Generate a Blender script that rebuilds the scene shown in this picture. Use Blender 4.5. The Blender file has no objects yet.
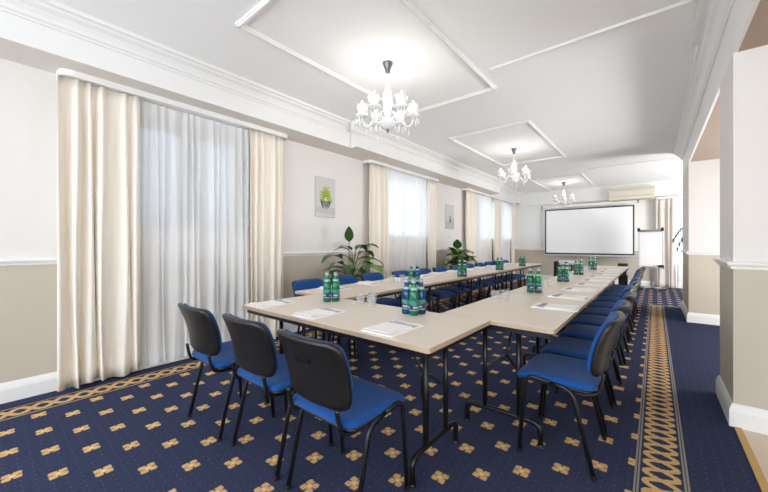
import bpy, bmesh, math, random
from mathutils import Vector, Matrix
random.seed(7)
PI = math.pi
S = bpy.context.scene
C = S.collection

# ------------------------------------------------------------------ helpers
def link(o, parent=None):
    C.objects.link(o)
    if parent is not None:
        o.parent = parent
    return o

def obj(name, bm, mat, parent=None, smooth=False, bevel=0.0, seg=2):
    me = bpy.data.meshes.new(name)
    bmesh.ops.recalc_face_normals(bm, faces=bm.faces)
    bm.to_mesh(me); bm.free()
    mats = mat if isinstance(mat, (list, tuple)) else [mat]
    for m in mats:
        me.materials.append(m)
    if smooth:
        for p in me.polygons: p.use_smooth = True
    o = bpy.data.objects.new(name, me)
    link(o, parent)
    if bevel:
        b = o.modifiers.new('bevel', 'BEVEL'); b.width = bevel; b.segments = seg
        b.limit_method = 'ANGLE'; b.angle_limit = 0.6
        for p in me.polygons: p.use_smooth = True
        w = o.modifiers.new('wn', 'WEIGHTED_NORMAL'); w.keep_sharp = True
    return o

def tag(o, label, cat, group=None, kind=None):
    o['label'] = label; o['category'] = cat
    if group: o['group'] = group
    if kind: o['kind'] = kind
    return o

def thing(name, label, cat, loc=(0, 0, 0), rz=0, group=None):
    o = bpy.data.objects.new(name, None); C.objects.link(o)
    o.empty_display_size = 0.1
    o.location = loc; o.rotation_euler = (0, 0, rz)
    return tag(o, label, cat, group)

def struct(name, bm, mat, **k):
    o = obj(name, bm, mat, **k); o['kind'] = 'structure'; return o

def dup(root, loc, rz, label, group=None):
    r = root.copy(); C.objects.link(r); r.location = loc; r.rotation_euler = (0, 0, rz)
    r['label'] = label
    if group: r['group'] = group
    for ch in list(root.children):
        c = ch.copy(); C.objects.link(c); c.parent = r
        for g in list(ch.children):
            d = g.copy(); C.objects.link(d); d.parent = c
    return r

def B(): return bmesh.new()

def box(bm, x0, y0, z0, x1, y1, z1, mi=0):
    v = [bm.verts.new(p) for p in ((x0,y0,z0),(x1,y0,z0),(x1,y1,z0),(x0,y1,z0),(x0,y0,z1),(x1,y0,z1),(x1,y1,z1),(x0,y1,z1))]
    for f in ((0,3,2,1),(4,5,6,7),(0,1,5,4),(1,2,6,5),(2,3,7,6),(3,0,4,7)):
        fc = bm.faces.new([v[i] for i in f]); fc.material_index = mi
    return v

def cat_path(pts, n=6):
    P = [Vector(p) for p in pts]
    if len(P) < 3: return P
    out = []
    for i in range(len(P)-1):
        p0 = P[max(i-1,0)]; p1 = P[i]; p2 = P[i+1]; p3 = P[min(i+2,len(P)-1)]
        for k in range(n):
            t = k/n
            out.append(0.5*((2*p1)+(-p0+p2)*t+(2*p0-5*p1+4*p2-p3)*t*t+(-p0+3*p1-3*p2+p3)*t**3))
    out.append(P[-1])
    return out

def fillet(pts, r, n=5):
    P = [Vector(p) for p in pts]; out = [P[0]]
    for i in range(1, len(P)-1):
        a = (P[i-1]-P[i]); b = (P[i+1]-P[i])
        rr = min(r, a.length*0.49, b.length*0.49)
        A = P[i]+a.normalized()*rr; Bp = P[i]+b.normalized()*rr
        for k in range(n+1):
            t = k/n
            out.append(A.lerp(P[i], t).lerp(P[i].lerp(Bp, t), t))
    out.append(P[-1]); return out

def tube(bm, pts, r, n=8, r2=None, caps=True, flat=1.0, mi=0):
    """sweep a round (or flattened) section along pts; r may be a function of 0..1"""
    P = [Vector(p) for p in pts]; m = len(P)
    rf = r if callable(r) else (lambda t: r + ((r2-r)*t if r2 is not None else 0))
    T = []
    for i in range(m):
        d = (P[min(i+1,m-1)]-P[max(i-1,0)])
        T.append(d.normalized() if d.length > 1e-9 else Vector((0,0,1)))
    up = Vector((0,0,1)) if abs(T[0].z) < 0.9 else Vector((1,0,0))
    nrm = (up - T[0]*up.dot(T[0])).normalized()
    rings = []
    for i in range(m):
        nrm = (nrm - T[i]*nrm.dot(T[i]))
        nrm = nrm.normalized() if nrm.length > 1e-6 else T[i].orthogonal().normalized()
        bi = T[i].cross(nrm)
        R_ = rf(i/(m-1))
        rings.append([bm.verts.new(P[i]+nrm*math.cos(a)*R_+bi*math.sin(a)*R_*flat) for a in [2*PI*k/n for k in range(n)]])
    for i in range(m-1):
        for k in range(n):
            f = bm.faces.new((rings[i][k], rings[i][(k+1)%n], rings[i+1][(k+1)%n], rings[i+1][k])); f.smooth = True; f.material_index = mi
    if caps:
        bm.faces.new(list(reversed(rings[0]))).material_index = mi; bm.faces.new(rings[-1]).material_index = mi

def lathe(bm, prof, n=20, cx=0, cy=0, cz=0, mi=0):
    rings = []
    for (r, z) in prof:
        if r < 1e-5: rings.append([bm.verts.new((cx, cy, cz+z))])
        else: rings.append([bm.verts.new((cx+r*math.cos(2*PI*k/n), cy+r*math.sin(2*PI*k/n), cz+z)) for k in range(n)])
    for i in range(len(rings)-1):
        a, b = rings[i], rings[i+1]
        for k in range(n):
            if len(a) == 1 and len(b) == 1: continue
            if len(a) == 1: f = bm.faces.new((a[0], b[(k+1)%n], b[k]))
            elif len(b) == 1: f = bm.faces.new((a[k], a[(k+1)%n], b[0]))
            else: f = bm.faces.new((a[k], a[(k+1)%n], b[(k+1)%n], b[k]))
            f.smooth = True; f.material_index = mi

def extr_y(bm, prof, y0, y1):
    """closed profile [(x,z)] swept along y"""
    a = [bm.verts.new((x, y0, z)) for x, z in prof]; b = [bm.verts.new((x, y1, z)) for x, z in prof]
    n = len(prof)
    for i in range(n): bm.faces.new((a[i], a[(i+1)%n], b[(i+1)%n], b[i]))
    bm.faces.new(list(reversed(a))); bm.faces.new(b)

def extr_x(bm, prof, x0, x1):
    a = [bm.verts.new((x0, y, z)) for y, z in prof]; b = [bm.verts.new((x1, y, z)) for y, z in prof]
    n = len(prof)
    for i in range(n): bm.faces.new((a[i], b[i], b[(i+1)%n], a[(i+1)%n]))
    bm.faces.new(a); bm.faces.new(list(reversed(b)))

# ------------------------------------------------------------------ materials
def srgb(r, g, b):
    f = lambda c: (c/255/12.92) if c/255 <= 0.04045 else ((c/255+0.055)/1.055)**2.4
    return (f(r), f(g), f(b), 1)

def mat(name, col, rough=0.5, metal=0.0, spec=0.5, noise=0.0, nscale=40, bump=0.0, bscale=200, coat=0, sheen=0, emit=None, es=0):
    m = bpy.data.materials.new(name); m.use_nodes = True
    nt = m.node_tree; p = nt.nodes['Principled BSDF']
    p.inputs['Base Color'].default_value = col
    p.inputs['Roughness'].default_value = rough
    p.inputs['Metallic'].default_value = metal
    p.inputs['Specular IOR Level'].default_value = spec
    if coat: p.inputs['Coat Weight'].default_value = coat
    if sheen: p.inputs['Sheen Weight'].default_value = sheen
    tc = nt.nodes.new('ShaderNodeTexCoord')
    if noise:
        n = nt.nodes.new('ShaderNodeTexNoise'); n.inputs['Scale'].default_value = nscale; n.inputs['Detail'].default_value = 4
        nt.links.new(tc.outputs['Object'], n.inputs['Vector'])
        mx = nt.nodes.new('ShaderNodeMix'); mx.data_type = 'RGBA'
        mx.inputs['A'].default_value = tuple(c*(1-noise) for c in col[:3])+(1,)
        mx.inputs['B'].default_value = tuple(min(1, c*(1+noise)) for c in col[:3])+(1,)
        nt.links.new(n.outputs['Fac'], mx.inputs['Factor']); nt.links.new(mx.outputs['Result'], p.inputs['Base Color'])
    if bump:
        n2 = nt.nodes.new('ShaderNodeTexNoise'); n2.inputs['Scale'].default_value = bscale; n2.inputs['Detail'].default_value = 2
        nt.links.new(tc.outputs['Object'], n2.inputs['Vector'])
        bp = nt.nodes.new('ShaderNodeBump'); bp.inputs['Strength'].default_value = bump; bp.inputs['Distance'].default_value = 0.002
        nt.links.new(n2.outputs['Fac'], bp.inputs['Height']); nt.links.new(bp.outputs['Normal'], p.inputs['Normal'])
    if emit is not None:
        p.inputs['Emission Color'].default_value = emit; p.inputs['Emission Strength'].default_value = es
    return m

class NT:
    """tiny expression builder for math nodes"""
    def __init__(s, nt): s.nt = nt
    def m(s, op, *a):
        n = s.nt.nodes.new('ShaderNodeMath'); n.operation = op
        for i, v in enumerate(a):
            if isinstance(v, (int, float)): n.inputs[i].default_value = v
            else: s.nt.links.new(v, n.inputs[i])
        return n.outputs[0]
    def mix(s, f, a, b):
        n = s.nt.nodes.new('ShaderNodeMix'); n.data_type = 'RGBA'
        for k, v in (('Factor', f), ('A', a), ('B', b)):
            if isinstance(v, (tuple, float, int)): n.inputs[k].default_value = v
            else: s.nt.links.new(v, n.inputs[k])
        return n.outputs['Result']
    def below(s, v, edge, w):       # 1 when v < edge, soft over w
        n = s.nt.nodes.new('ShaderNodeMapRange'); n.interpolation_type = 'LINEAR'
        n.inputs['From Min'].default_value = edge-w; n.inputs['From Max'].default_value = edge+w
        n.inputs['To Min'].default_value = 1; n.inputs['To Max'].default_value = 0
        s.nt.links.new(v, n.inputs['Value']); return n.outputs[0]

# room measures (metres)
XW, XR, YF, ZC, ZS = -3.81, 0.40, 12.0, 2.93, 2.60     # left wall, right wall line, far wall, ceiling, window-side soffit

def carpet_material():
    m = bpy.data.materials.new('patterned_navy_carpet'); m.use_nodes = True
    nt = m.node_tree; e = NT(nt); p = nt.nodes['Principled BSDF']
    p.inputs['Roughness'].default_value = 0.98; p.inputs['Specular IOR Level'].default_value = 0.04
    g = nt.nodes.new('ShaderNodeNewGeometry'); sp = nt.nodes.new('ShaderNodeSeparateXYZ')
    nt.links.new(g.outputs['Position'], sp.inputs[0])
    # small stitch jitter so edges look woven
    wn = nt.nodes.new('ShaderNodeTexNoise'); wn.inputs['Scale'].default_value = 120; wn.inputs['Detail'].default_value = 1
    nt.links.new(g.outputs['Position'], wn.inputs['Vector'])
    ws = nt.nodes.new('ShaderNodeSeparateColor'); nt.links.new(wn.outputs['Color'], ws.inputs[0])
    jx = e.m('MULTIPLY', e.m('SUBTRACT', ws.outputs[0], 0.5), 0.012)
    jy = e.m('MULTIPLY', e.m('SUBTRACT', ws.outputs[1], 0.5), 0.012)
    X = e.m('ADD', sp.outputs['X'], jx); Y = e.m('ADD', sp.outputs['Y'], jy)
    P = 0.311
    def cell(v, off): # offset from nearest lattice node
        t = e.m('DIVIDE', e.m('SUBTRACT', v, off), P)
        return e.m('MULTIPLY', e.m('SUBTRACT', t, e.m('ROUND', t)), P)
    def flower(ox, oy):
        ax = e.m('ABSOLUTE', cell(X, ox)); ay = e.m('ABSOLUTE', cell(Y, oy))
        u = e.m('MAXIMUM', ax, ay); v = e.m('MINIMUM', ax, ay)
        px = e.m('ABSOLUTE', e.m('SUBTRACT', ax, 0.0190)); py = e.m('ABSOLUTE', e.m('SUBTRACT', ay, 0.0190))
        mxn = e.m('MAXIMUM', px, py); eu = e.m('SQRT', e.m('ADD', e.m('MULTIPLY', px, px), e.m('MULTIPLY', py, py)))
        lob = e.m('MULTIPLY', e.below(mxn, 0.0175, 0.0015), e.below(eu, 0.0212, 0.002))
        r = e.m('SQRT', e.m('ADD', e.m('MULTIPLY', u, u), e.m('MULTIPLY', v, v)))
        core = e.below(r, 0.018, 0.002); tip = e.below(r, 0.0095, 0.004)
        nn = e.m('MULTIPLY', e.below(v, 0.0035, 0.0012), e.m('SUBTRACT', 1, e.below(r, 0.022, 0.002)))
        f = e.m('MAXIMUM', lob, core)
        return e.m('MULTIPLY', f, e.m('SUBTRACT', 1, nn)), tip
    fa, ta = flower(-0.700, 1.652); fb, tb = flower(-0.5445, 1.8075)
    fl = e.m('MAXIMUM', fa, fb); tip = e.m('MAXIMUM', ta, tb)
    # pin dots
    Q = P/6
    def pin(v, off):
        t = e.m('DIVIDE', e.m('SUBTRACT', v, off), Q)
        return e.m('MULTIPLY', e.m('SUBTRACT', t, e.m('ROUND', t)), Q)
    # two interleaved pin lattices
    def pins(ox, oy):
        a = pin(sp.outputs['X'], ox); b = pin(sp.outputs['Y'], oy)
        d = e.m('MAXIMUM', e.m('ABSOLUTE', a), e.m('ABSOLUTE', b))
        return e.below(d, 0.0024, 0.0008)
    pn = pins(-0.700+Q/2, 1.652+Q/2)
    x0 = sp.outputs['X']; y0 = sp.outputs['Y']
    # zones
    inL = e.m('GREATER_THAN', x0, -3.42); inR = e.m('LESS_THAN', x0, -0.083)
    farz = e.m('GREATER_THAN', y0, 8.42)
    field = e.m('MULTIPLY', inL, e.m('MAXIMUM', inR, farz))
    pinz = e.m('MULTIPLY', inL, e.m('MAXIMUM', e.m('MAXIMUM', inR, e.m('GREATER_THAN', x0, 0.135)), farz))
    FL = e.m('MULTIPLY', fl, field)
    TP = e.m('MULTIPLY', tip, field)
    # guilloche ribbons
    def guil(cx, A, per, w):
        xx = e.m('SUBTRACT', X, cx)
        ph = e.m('MULTIPLY', Y, 2*PI/per)
        s = e.m('MULTIPLY', e.m('SINE', ph), A)
        sl = e.m('MULTIPLY', e.m('COSINE', ph), A*2*PI/per)
        nrm = e.m('SQRT', e.m('ADD', 1, e.m('MULTIPLY', sl, sl)))
        d1 = e.m('DIVIDE', e.m('ABSOLUTE', e.m('SUBTRACT', xx, s)), nrm)
        d2 = e.m('DIVIDE', e.m('ABSOLUTE', e.m('ADD', xx, s)), nrm)
        return e.m('MULTIPLY', e.below(e.m('MINIMUM', d1, d2), w, 0.0015), e.below(e.m('ABSOLUTE', xx), A+w, 0.001))
    nearz = e.m('LESS_THAN', y0, 8.38)
    gr = e.m('MULTIPLY', guil(0.025, 0.064, 0.19, 0.0145), nearz)
    gl = guil(-3.53, 0.058, 0.23, 0.0185)
    edgeL = e.m('MAXIMUM', e.below(e.m('ABSOLUTE', e.m('SUBTRACT', X, -3.432)), 0.006, 0.002), e.below(e.m('ABSOLUTE', e.m('SUBTRACT', X, -3.628)), 0.005, 0.002))
    gold = e.m('MAXIMUM', e.m('MAXIMUM', gr, gl), edgeL)
    # grey double stripes either side of right border
    def stripe(cx):
        a = e.below(e.m('ABSOLUTE', e.m('SUBTRACT', sp.outputs['X'], cx-0.0065)), 0.0045, 0.001)
        b = e.below(e.m('ABSOLUTE', e.m('SUBTRACT', sp.outputs['X'], cx+0.0065)), 0.0045, 0.001)
        return e.m('MAXIMUM', a, b)
    gs = e.m('MULTIPLY', e.m('MAXIMUM', stripe(-0.073), stripe(0.123)), nearz)
    endl = e.m('MULTIPLY', e.below(e.m('ABSOLUTE', e.m('SUBTRACT', y0, 8.40)), 0.022, 0.002), e.m('GREATER_THAN', x0, -0.083))
    gs = e.m('MAXIMUM', gs, endl)
    # colours
    n1 = nt.nodes.new('ShaderNodeTexNoise'); n1.inputs['Scale'].default_value = 90; n1.inputs['Detail'].default_value = 3
    nt.links.new(g.outputs['Position'], n1.inputs['Vector'])
    navy = e.mix(n1.outputs['Fac'], srgb(38, 43, 66), srgb(72, 79, 107))
    n2 = nt.nodes.new('ShaderNodeTexNoise'); n2.inputs['Scale'].default_value = 34; n2.inputs['Detail'].default_value = 1
    nt.links.new(g.outputs['Position'], n2.inputs['Vector'])
    r2 = nt.nodes.new('ShaderNodeMapRange'); r2.inputs['From Min'].default_value = 0.40; r2.inputs['From Max'].default_value = 0.60
    nt.links.new(n2.outputs['Fac'], r2.inputs['Value'])
    goldc = e.mix(r2.outputs[0], srgb(216, 186, 112), srgb(214, 164, 128))
    goldc2 = e.mix(n1.outputs['Fac'], srgb(176, 136, 84), srgb(236, 204, 146))
    c = e.mix(e.m('MULTIPLY', e.m('MULTIPLY', pn, pinz), 0.45), navy, srgb(150, 155, 185))
    c = e.mix(FL, c, goldc); c = e.mix(TP, c, srgb(236, 214, 160))
    c = e.mix(gold, c, goldc2); c = e.mix(gs, c, srgb(150, 146, 136))
    nt.links.new(c, p.inputs['Base Color'])
    bp = nt.nodes.new('ShaderNodeBump'); bp.inputs['Strength'].default_value = 0.35; bp.inputs['Distance'].default_value = 0.004
    n3 = nt.nodes.new('ShaderNodeTexNoise'); n3.inputs['Scale'].default_value = 350
    nt.links.new(g.outputs['Position'], n3.inputs['Vector']); nt.links.new(n3.outputs['Fac'], bp.inputs['Height'])
    nt.links.new(bp.outputs['Normal'], p.inputs['Normal'])
    return m

def wall_material(name, upper, lower, zs):
    m = bpy.data.materials.new(name); m.use_nodes = True
    nt = m.node_tree; e = NT(nt); p = nt.nodes['Principled BSDF']; p.inputs['Roughness'].default_value = 0.75
    p.inputs['Specular IOR Level'].default_value = 0.25
    g = nt.nodes.new('ShaderNodeNewGeometry'); sp = nt.nodes.new('ShaderNodeSeparateXYZ'); nt.links.new(g.outputs['Position'], sp.inputs[0])
    n = nt.nodes.new('ShaderNodeTexNoise'); n.inputs['Scale'].default_value = 140; nt.links.new(g.outputs['Position'], n.inputs['Vector'])
    lo = e.mix(n.outputs['Fac'], tuple(c*0.97 for c in lower[:3])+(1,), tuple(c*1.03 for c in lower[:3])+(1,))
    c = e.mix(e.m('LESS_THAN', sp.outputs['Z'], zs), upper, lo)
    nt.links.new(c, p.inputs['Base Color'])
    bp = nt.nodes.new('ShaderNodeBump'); bp.inputs['Strength'].default_value = 0.12; bp.inputs['Distance'].default_value = 0.002
    nt.links.new(n.outputs['Fac'], bp.inputs['Height']); nt.links.new(bp.outputs['Normal'], p.inputs['Normal'])
    return m

def clear_glass(name, tint=(1, 1, 1, 1), gloss=0.08, rough=0.02, body=None, bodyf=0.0, gmax=0.75):
    m = bpy.data.materials.new(name); m.use_nodes = True
    nt = m.node_tree; nt.nodes.remove(nt.nodes['Principled BSDF']); out = nt.nodes['Material Output']
    tr = nt.nodes.new('ShaderNodeBsdfTransparent'); tr.inputs[0].default_value = tint
    gl = nt.nodes.new('ShaderNodeBsdfGlossy'); gl.inputs['Roughness'].default_value = rough
    lw = nt.nodes.new('ShaderNodeLayerWeight'); lw.inputs['Blend'].default_value = 0.25
    mr = nt.nodes.new('ShaderNodeMapRange'); mr.inputs['To Min'].default_value = gloss; mr.inputs['To Max'].default_value = gmax
    nt.links.new(lw.outputs['Fresnel'], mr.inputs['Value'])
    mx = nt.nodes.new('ShaderNodeMixShader')
    nt.links.new(mr.outputs[0], mx.inputs[0]); nt.links.new(tr.outputs[0], mx.inputs[1]); nt.links.new(gl.outputs[0], mx.inputs[2])
    last = mx.outputs[0]
    if body:
        df = nt.nodes.new('ShaderNodeBsdfDiffuse'); df.inputs[0].default_value = body
        m2 = nt.nodes.new('ShaderNodeMixShader'); m2.inputs[0].default_value = bodyf
        nt.links.new(last, m2.inputs[1]); nt.links.new(df.outputs[0], m2.inputs[2]); last = m2.outputs[0]
    nt.links.new(last, out.inputs['Surface'])
    return m

def cloth(name, col, transl=0.3, transp=0.0, rough=0.9):
    m = bpy.data.materials.new(name); m.use_nodes = True
    nt = m.node_tree; nt.nodes.remove(nt.nodes['Principled BSDF']); out = nt.nodes['Material Output']
    df = nt.nodes.new('ShaderNodeBsdfDiffuse'); tl = nt.nodes.new('ShaderNodeBsdfTranslucent')
    tc = nt.nodes.new('ShaderNodeTexCoord'); n = nt.nodes.new('ShaderNodeTexNoise'); n.inputs['Scale'].default_value = 260
    nt.links.new(tc.outputs['Object'], n.inputs['Vector'])
    e = NT(nt); c = e.mix(n.outputs['Fac'], tuple(v*0.95 for v in col[:3])+(1,), tuple(min(1, v*1.05) for v in col[:3])+(1,))
    nt.links.new(c, df.inputs[0]); nt.links.new(c, tl.inputs[0])
    mx = nt.nodes.new('ShaderNodeMixShader'); mx.inputs[0].default_value = transl
    nt.links.new(df.outputs[0], mx.inputs[1]); nt.links.new(tl.outputs[0], mx.inputs[2]); last = mx.outputs[0]
    if transp:
        tr = nt.nodes.new('ShaderNodeBsdfTransparent'); m2 = nt.nodes.new('ShaderNodeMixShader'); m2.inputs[0].default_value = transp
        nt.links.new(last, m2.inputs[1]); nt.links.new(tr.outputs[0], m2.inputs[2]); last = m2.outputs[0]
    nt.links.new(last, out.inputs['Surface'])
    return m

M_carpet = carpet_material()
M_wall = wall_material('two_tone_wall_paint', srgb(230, 226, 222), srgb(198, 189, 173), 1.05)
M_wallf = wall_material('far_wall_paint', srgb(240, 237, 233), srgb(198, 189, 173), 1.0)
M_ceil = mat('ceiling_paint', srgb(249, 249, 248), 0.85, spec=0.2, bump=0.05)
M_white = mat('white_trim_paint', srgb(238, 237, 235), 0.45)
M_soffit = mat('soffit_paint', srgb(226, 220, 213), 0.85, spec=0.2)
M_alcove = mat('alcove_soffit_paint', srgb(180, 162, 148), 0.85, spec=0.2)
M_lam = mat('pale_laminate', srgb(228, 216, 201), 0.38, noise=0.035, nscale=18, spec=0.35)
M_edge = mat('beech_edge_band', srgb(184, 162, 138), 0.5)
M_black = mat('black_powder_coat', srgb(17, 17, 19), 0.36, spec=0.5)
M_shell = mat('black_plastic_shell', srgb(21, 20, 20), 0.36, spec=0.5, bump=0.15, bscale=600)
M_rub = mat('black_rubber', srgb(12, 12, 12), 0.8)
M_fab = mat('royal_blue_fabric', srgb(20, 74, 140), 0.9, spec=0.2, noise=0.18, nscale=400, sheen=0.12, bump=0.3, bscale=900)
M_curt = cloth('cream_curtain_cloth', srgb(248, 241, 230), 0.06)
M_curt2 = cloth('striped_beige_curtain_cloth', srgb(222, 215, 208), 0.08)
M_sheer = cloth('white_voile', srgb(253, 253, 252), 0.14, 0.24)
M_paper = mat('white_paper', srgb(246, 245, 244), 0.7)
M_grayp = mat('grey_print', srgb(178, 180, 186), 0.6)
M_dark = mat('dark_print', srgb(60, 62, 72), 0.5)
M_glass = clear_glass('clear_glass', (0.985, 0.99, 0.99, 1), 0.02, 0.02, srgb(245, 246, 248), 0.10, 0.30)
M_pane = clear_glass('window_glass', (0.86, 0.9, 0.94, 1), 0.05)
M_green = clear_glass('green_bottle_glass', (0.22, 0.74, 0.45, 1), 0.08, 0.05, srgb(44, 142, 100), 0.5)
M_blue = clear_glass('blue_bottle_glass', (0.10, 0.36, 0.72, 1), 0.08, 0.05, srgb(24, 84, 140), 0.5)
M_cap = mat('silver_cap', srgb(160, 166, 168), 0.35, metal=0.3)
M_neck = mat('pale_neck_label', srgb(150, 188, 180), 0.5)
M_metal = mat('brushed_metal', srgb(120, 120, 120), 0.3, metal=0.9)
M_alu = mat('aluminium', srgb(200, 200, 202), 0.35, metal=0.7)
M_chg = mat('milk_glass', srgb(246, 246, 246), 0.15, coat=0.5)
M_tile = mat('beige_floor_tile', srgb(226, 206, 184), 0.35, noise=0.05, nscale=3)
M_strip = mat('gold_threshold', srgb(200, 160, 88), 0.4)
M_frame = mat('dark_window_frame', srgb(74, 68, 66), 0.5)
M_leaf = mat('green_leaf', srgb(44, 84, 34), 0.35, noise=0.35, nscale=9, coat=0.2)
M_leaf2 = mat('light_green_leaf', srgb(96, 140, 52), 0.35, noise=0.3, nscale=12, coat=0.2)
M_stem = mat('plant_stem', srgb(88, 110, 52), 0.6)
M_soil = mat('potting_soil', srgb(50, 38, 28), 0.95, bump=0.6, bscale=60)
M_pot = mat('terracotta_pot', srgb(150, 120, 96), 0.6)
M_potw = mat('white_ceramic_pot', srgb(225, 222, 216), 0.3)
M_canvas = mat('grey_canvas', srgb(206, 206, 204), 0.8, noise=0.05, nscale=6)
M_screen = mat('projection_fabric', srgb(250, 250, 251), 0.8)
M_ac = mat('yellowed_cream_plastic', srgb(216, 212, 192), 0.4)
M_red = mat('red_cover', srgb(170, 40, 46), 0.5)
M_ext = mat('neighbour_render', srgb(112, 116, 122), 0.9, noise=0.1, nscale=2)
M_bulb = mat('frosted_bulb', srgb(255, 250, 240), 0.3, emit=(1, 0.93, 0.84, 1), es=4.0)

# ------------------------------------------------------------------ room shell
bm = B(); box(bm, XW-0.25, -3.0, -0.1, XR, YF+0.2, 0); box(bm, XR, 3.15, -0.1, 3.2, YF+0.2, 0)
struct('floor', bm, M_carpet)
bm = B(); box(bm, XR+0.035, -3.0, -0.1, 3.2, 3.15, 0.0); struct('floor_tiles', bm, M_tile)
bm = B(); box(bm, XR, -3.0, -0.1, XR+0.035, 3.15, 0.006); struct('trim_threshold', bm, M_strip)
bm = B(); box(bm, XW-0.25, -3.0, ZC, 3.2, YF+0.2, ZC+0.1); struct('ceiling', bm, M_ceil)

# left wall with four window openings
WIN = [(0.78, 2.12), (4.72, 6.20), (8.85, 9.95), (10.45, 11.62)]
SILL, HEAD = 1.34, 2.50
bm = B()
box(bm, XW-0.25, -3.0, 0, XW, YF, SILL); box(bm, XW-0.25, -3.0, HEAD, XW, YF, ZC)
ys = [-3.0]+[v for w in WIN for v in w]+[YF]
for i in range(0, len(ys), 2): box(bm, XW-0.25, ys[i], SILL, XW, ys[i+1], HEAD)
struct('wall_left', bm, M_wall)
for i, (a, b) in enumerate(WIN):
    w = bpy.data.objects.new('window_%d' % (i+1), None); C.objects.link(w); w['kind'] = 'structure'; w.location = (XW-0.15, (a+b)/2, SILL)
    h = (b-a)/2; H = HEAD-SILL
    bm = B(); t = 0.05
    box(bm, -0.03, -h, 0, 0.03, h, t); box(bm, -0.03, -h, H-t, 0.03, h, H); box(bm, -0.03, -h, t, 0.03, -h+t, H-t); box(bm, -0.03, h-t, t, 0.03, h, H-t)
    box(bm, -0.03, -0.035, t, 0.03, 0.035, H-t); 
    if i == 0:
        box(bm, 0.0305, -0.10, t, 0.05, 0.10, H-t); box(bm, 0.0305, -h+t, 0, 0.05, -h+t+0.09, H); box(bm, 0.0305, h-t-0.14, 0, 0.05, h-t, H)
        box(bm, 0.0305, -h+t+0.09, H-t-0.10, 0.05, h-t-0.14, H-t); box(bm, 0.0305, -h+t+0.09, 0.09, 0.048, h-t-0.14, 0.12)
    obj('window_frame', bm, M_frame if i == 0 else M_white, w)
    bm = B(); box(bm, -0.006, -h+t, t, 0.006, -0.035, H-t); box(bm, -0.006, 0.035, t, 0.006, h-t, H-t); obj('window_pane', bm, M_pane, w)
    bm = B(); box(bm, 0.03, -h, -0.0, 0.17, h, 0.02); obj('window_sill', bm, M_white, w)

# far wall with one window at its right end
FW = (0.33, 1.5, 0.62, 2.15)
bm = B()
box(bm, XW, YF, 0, FW[0], YF+0.2, ZC); box(bm, FW[0], YF, 0, FW[1], YF+0.2, FW[2]); box(bm, FW[0], YF, FW[3], FW[1], YF+0.2, ZC); box(bm, FW[1], YF, 0, 3.2, YF+0.2, ZC)
struct('wall_far', bm, M_wallf)
w = bpy.data.objects.new('window_5', None); C.objects.link(w); w['kind'] = 'structure'; w.location = ((FW[0]+FW[1])/2, YF+0.1, FW[2])
h = (FW[1]-FW[0])/2; H = FW[3]-FW[2]; t = 0.05; bm = B()
box(bm, -h, -0.03, 0, h, 0.03, t); box(bm, -h, -0.03, H-t, h, 0.03, H); box(bm, -h, -0.03, t, -h+t, 0.03, H-t); box(bm, h-t, -0.03, t, h, 0.03, H-t); box(bm, -0.03, -0.03, t, 0.03, 0.03, H-t)
obj('window_frame', bm, M_white, w)
bm = B(); box(bm, -h+t, -0.006, t, -0.03, 0.006, H-t); box(bm, 0.03, -0.006, t, h-t, 0.006, H-t); obj('window_pane', bm, M_pane, w)

# right wall: two piers flush with a lintel running above the openings
P1 = (3.15, 3.74); P2 = (6.90, 8.30); ZL = 2.46
bm = B(); box(bm, XR, P1[0], 0, 3.2, P1[1], ZL); struct('wall_pier_near', bm, M_wall)
bm = B(); box(bm, XR, P2[0], 0, 3.2, P2[1], ZL); struct('wall_pier_far', bm, M_wall)
bm = B(); box(bm, XR, -3.0, ZL, XR+0.02, P2[1], ZC); struct('wall_lintel', bm, M_white)
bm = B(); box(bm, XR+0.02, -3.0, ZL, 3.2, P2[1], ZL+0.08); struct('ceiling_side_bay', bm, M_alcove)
bm = B(); box(bm, 3.2, -3.0, 0, 3.4, YF+0.2, ZC); struct('wall_right', bm, M_wall)
# unseen back wall, unglazed openings added to let world light in
bm = B(); box(bm, XW, -3.2, 0, 3.2, -3.0, 0.4); box(bm, XW, -3.2, 2.7, 3.2, -3.0, ZC)
for a, b in ((XW, -3.5), (0.1, 0.6), (3.0, 3.2)): box(bm, a, -3.2, 0.4, b, -3.0, 2.7)
struct('wall_back', bm, M_wall)

# window-side soffit beam, far beam
SEG = [(-3.0, 3.42, -3.42), (3.42, 9.12, -3.31), (9.12, YF-0.14, -3.60)]
for i, (a, b, x) in enumerate(SEG):
    bm = B(); box(bm, XW, a, ZS, x-0.01, b if i < 2 else YF, ZC); struct('trim_soffit_left_%d' % (i+1), bm, M_soffit)
    bm = B(); box(bm, x-0.01, a, ZS, x, b, ZC)
    if i < 2:
        nx = SEG[i+1][2]; yy = b
        if nx > x: box(bm, x-0.01, yy-0.01, ZS, nx, yy, ZC)
        else: box(bm, nx, yy, ZS, x, yy+0.01, ZC)
    struct('trim_fascia_left_%d' % (i+1), bm, M_white)
bm = B(); box(bm, -3.60, YF-0.14, 2.52, 0.9, YF, ZC); struct('trim_beam_far', bm, M_white)

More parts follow.
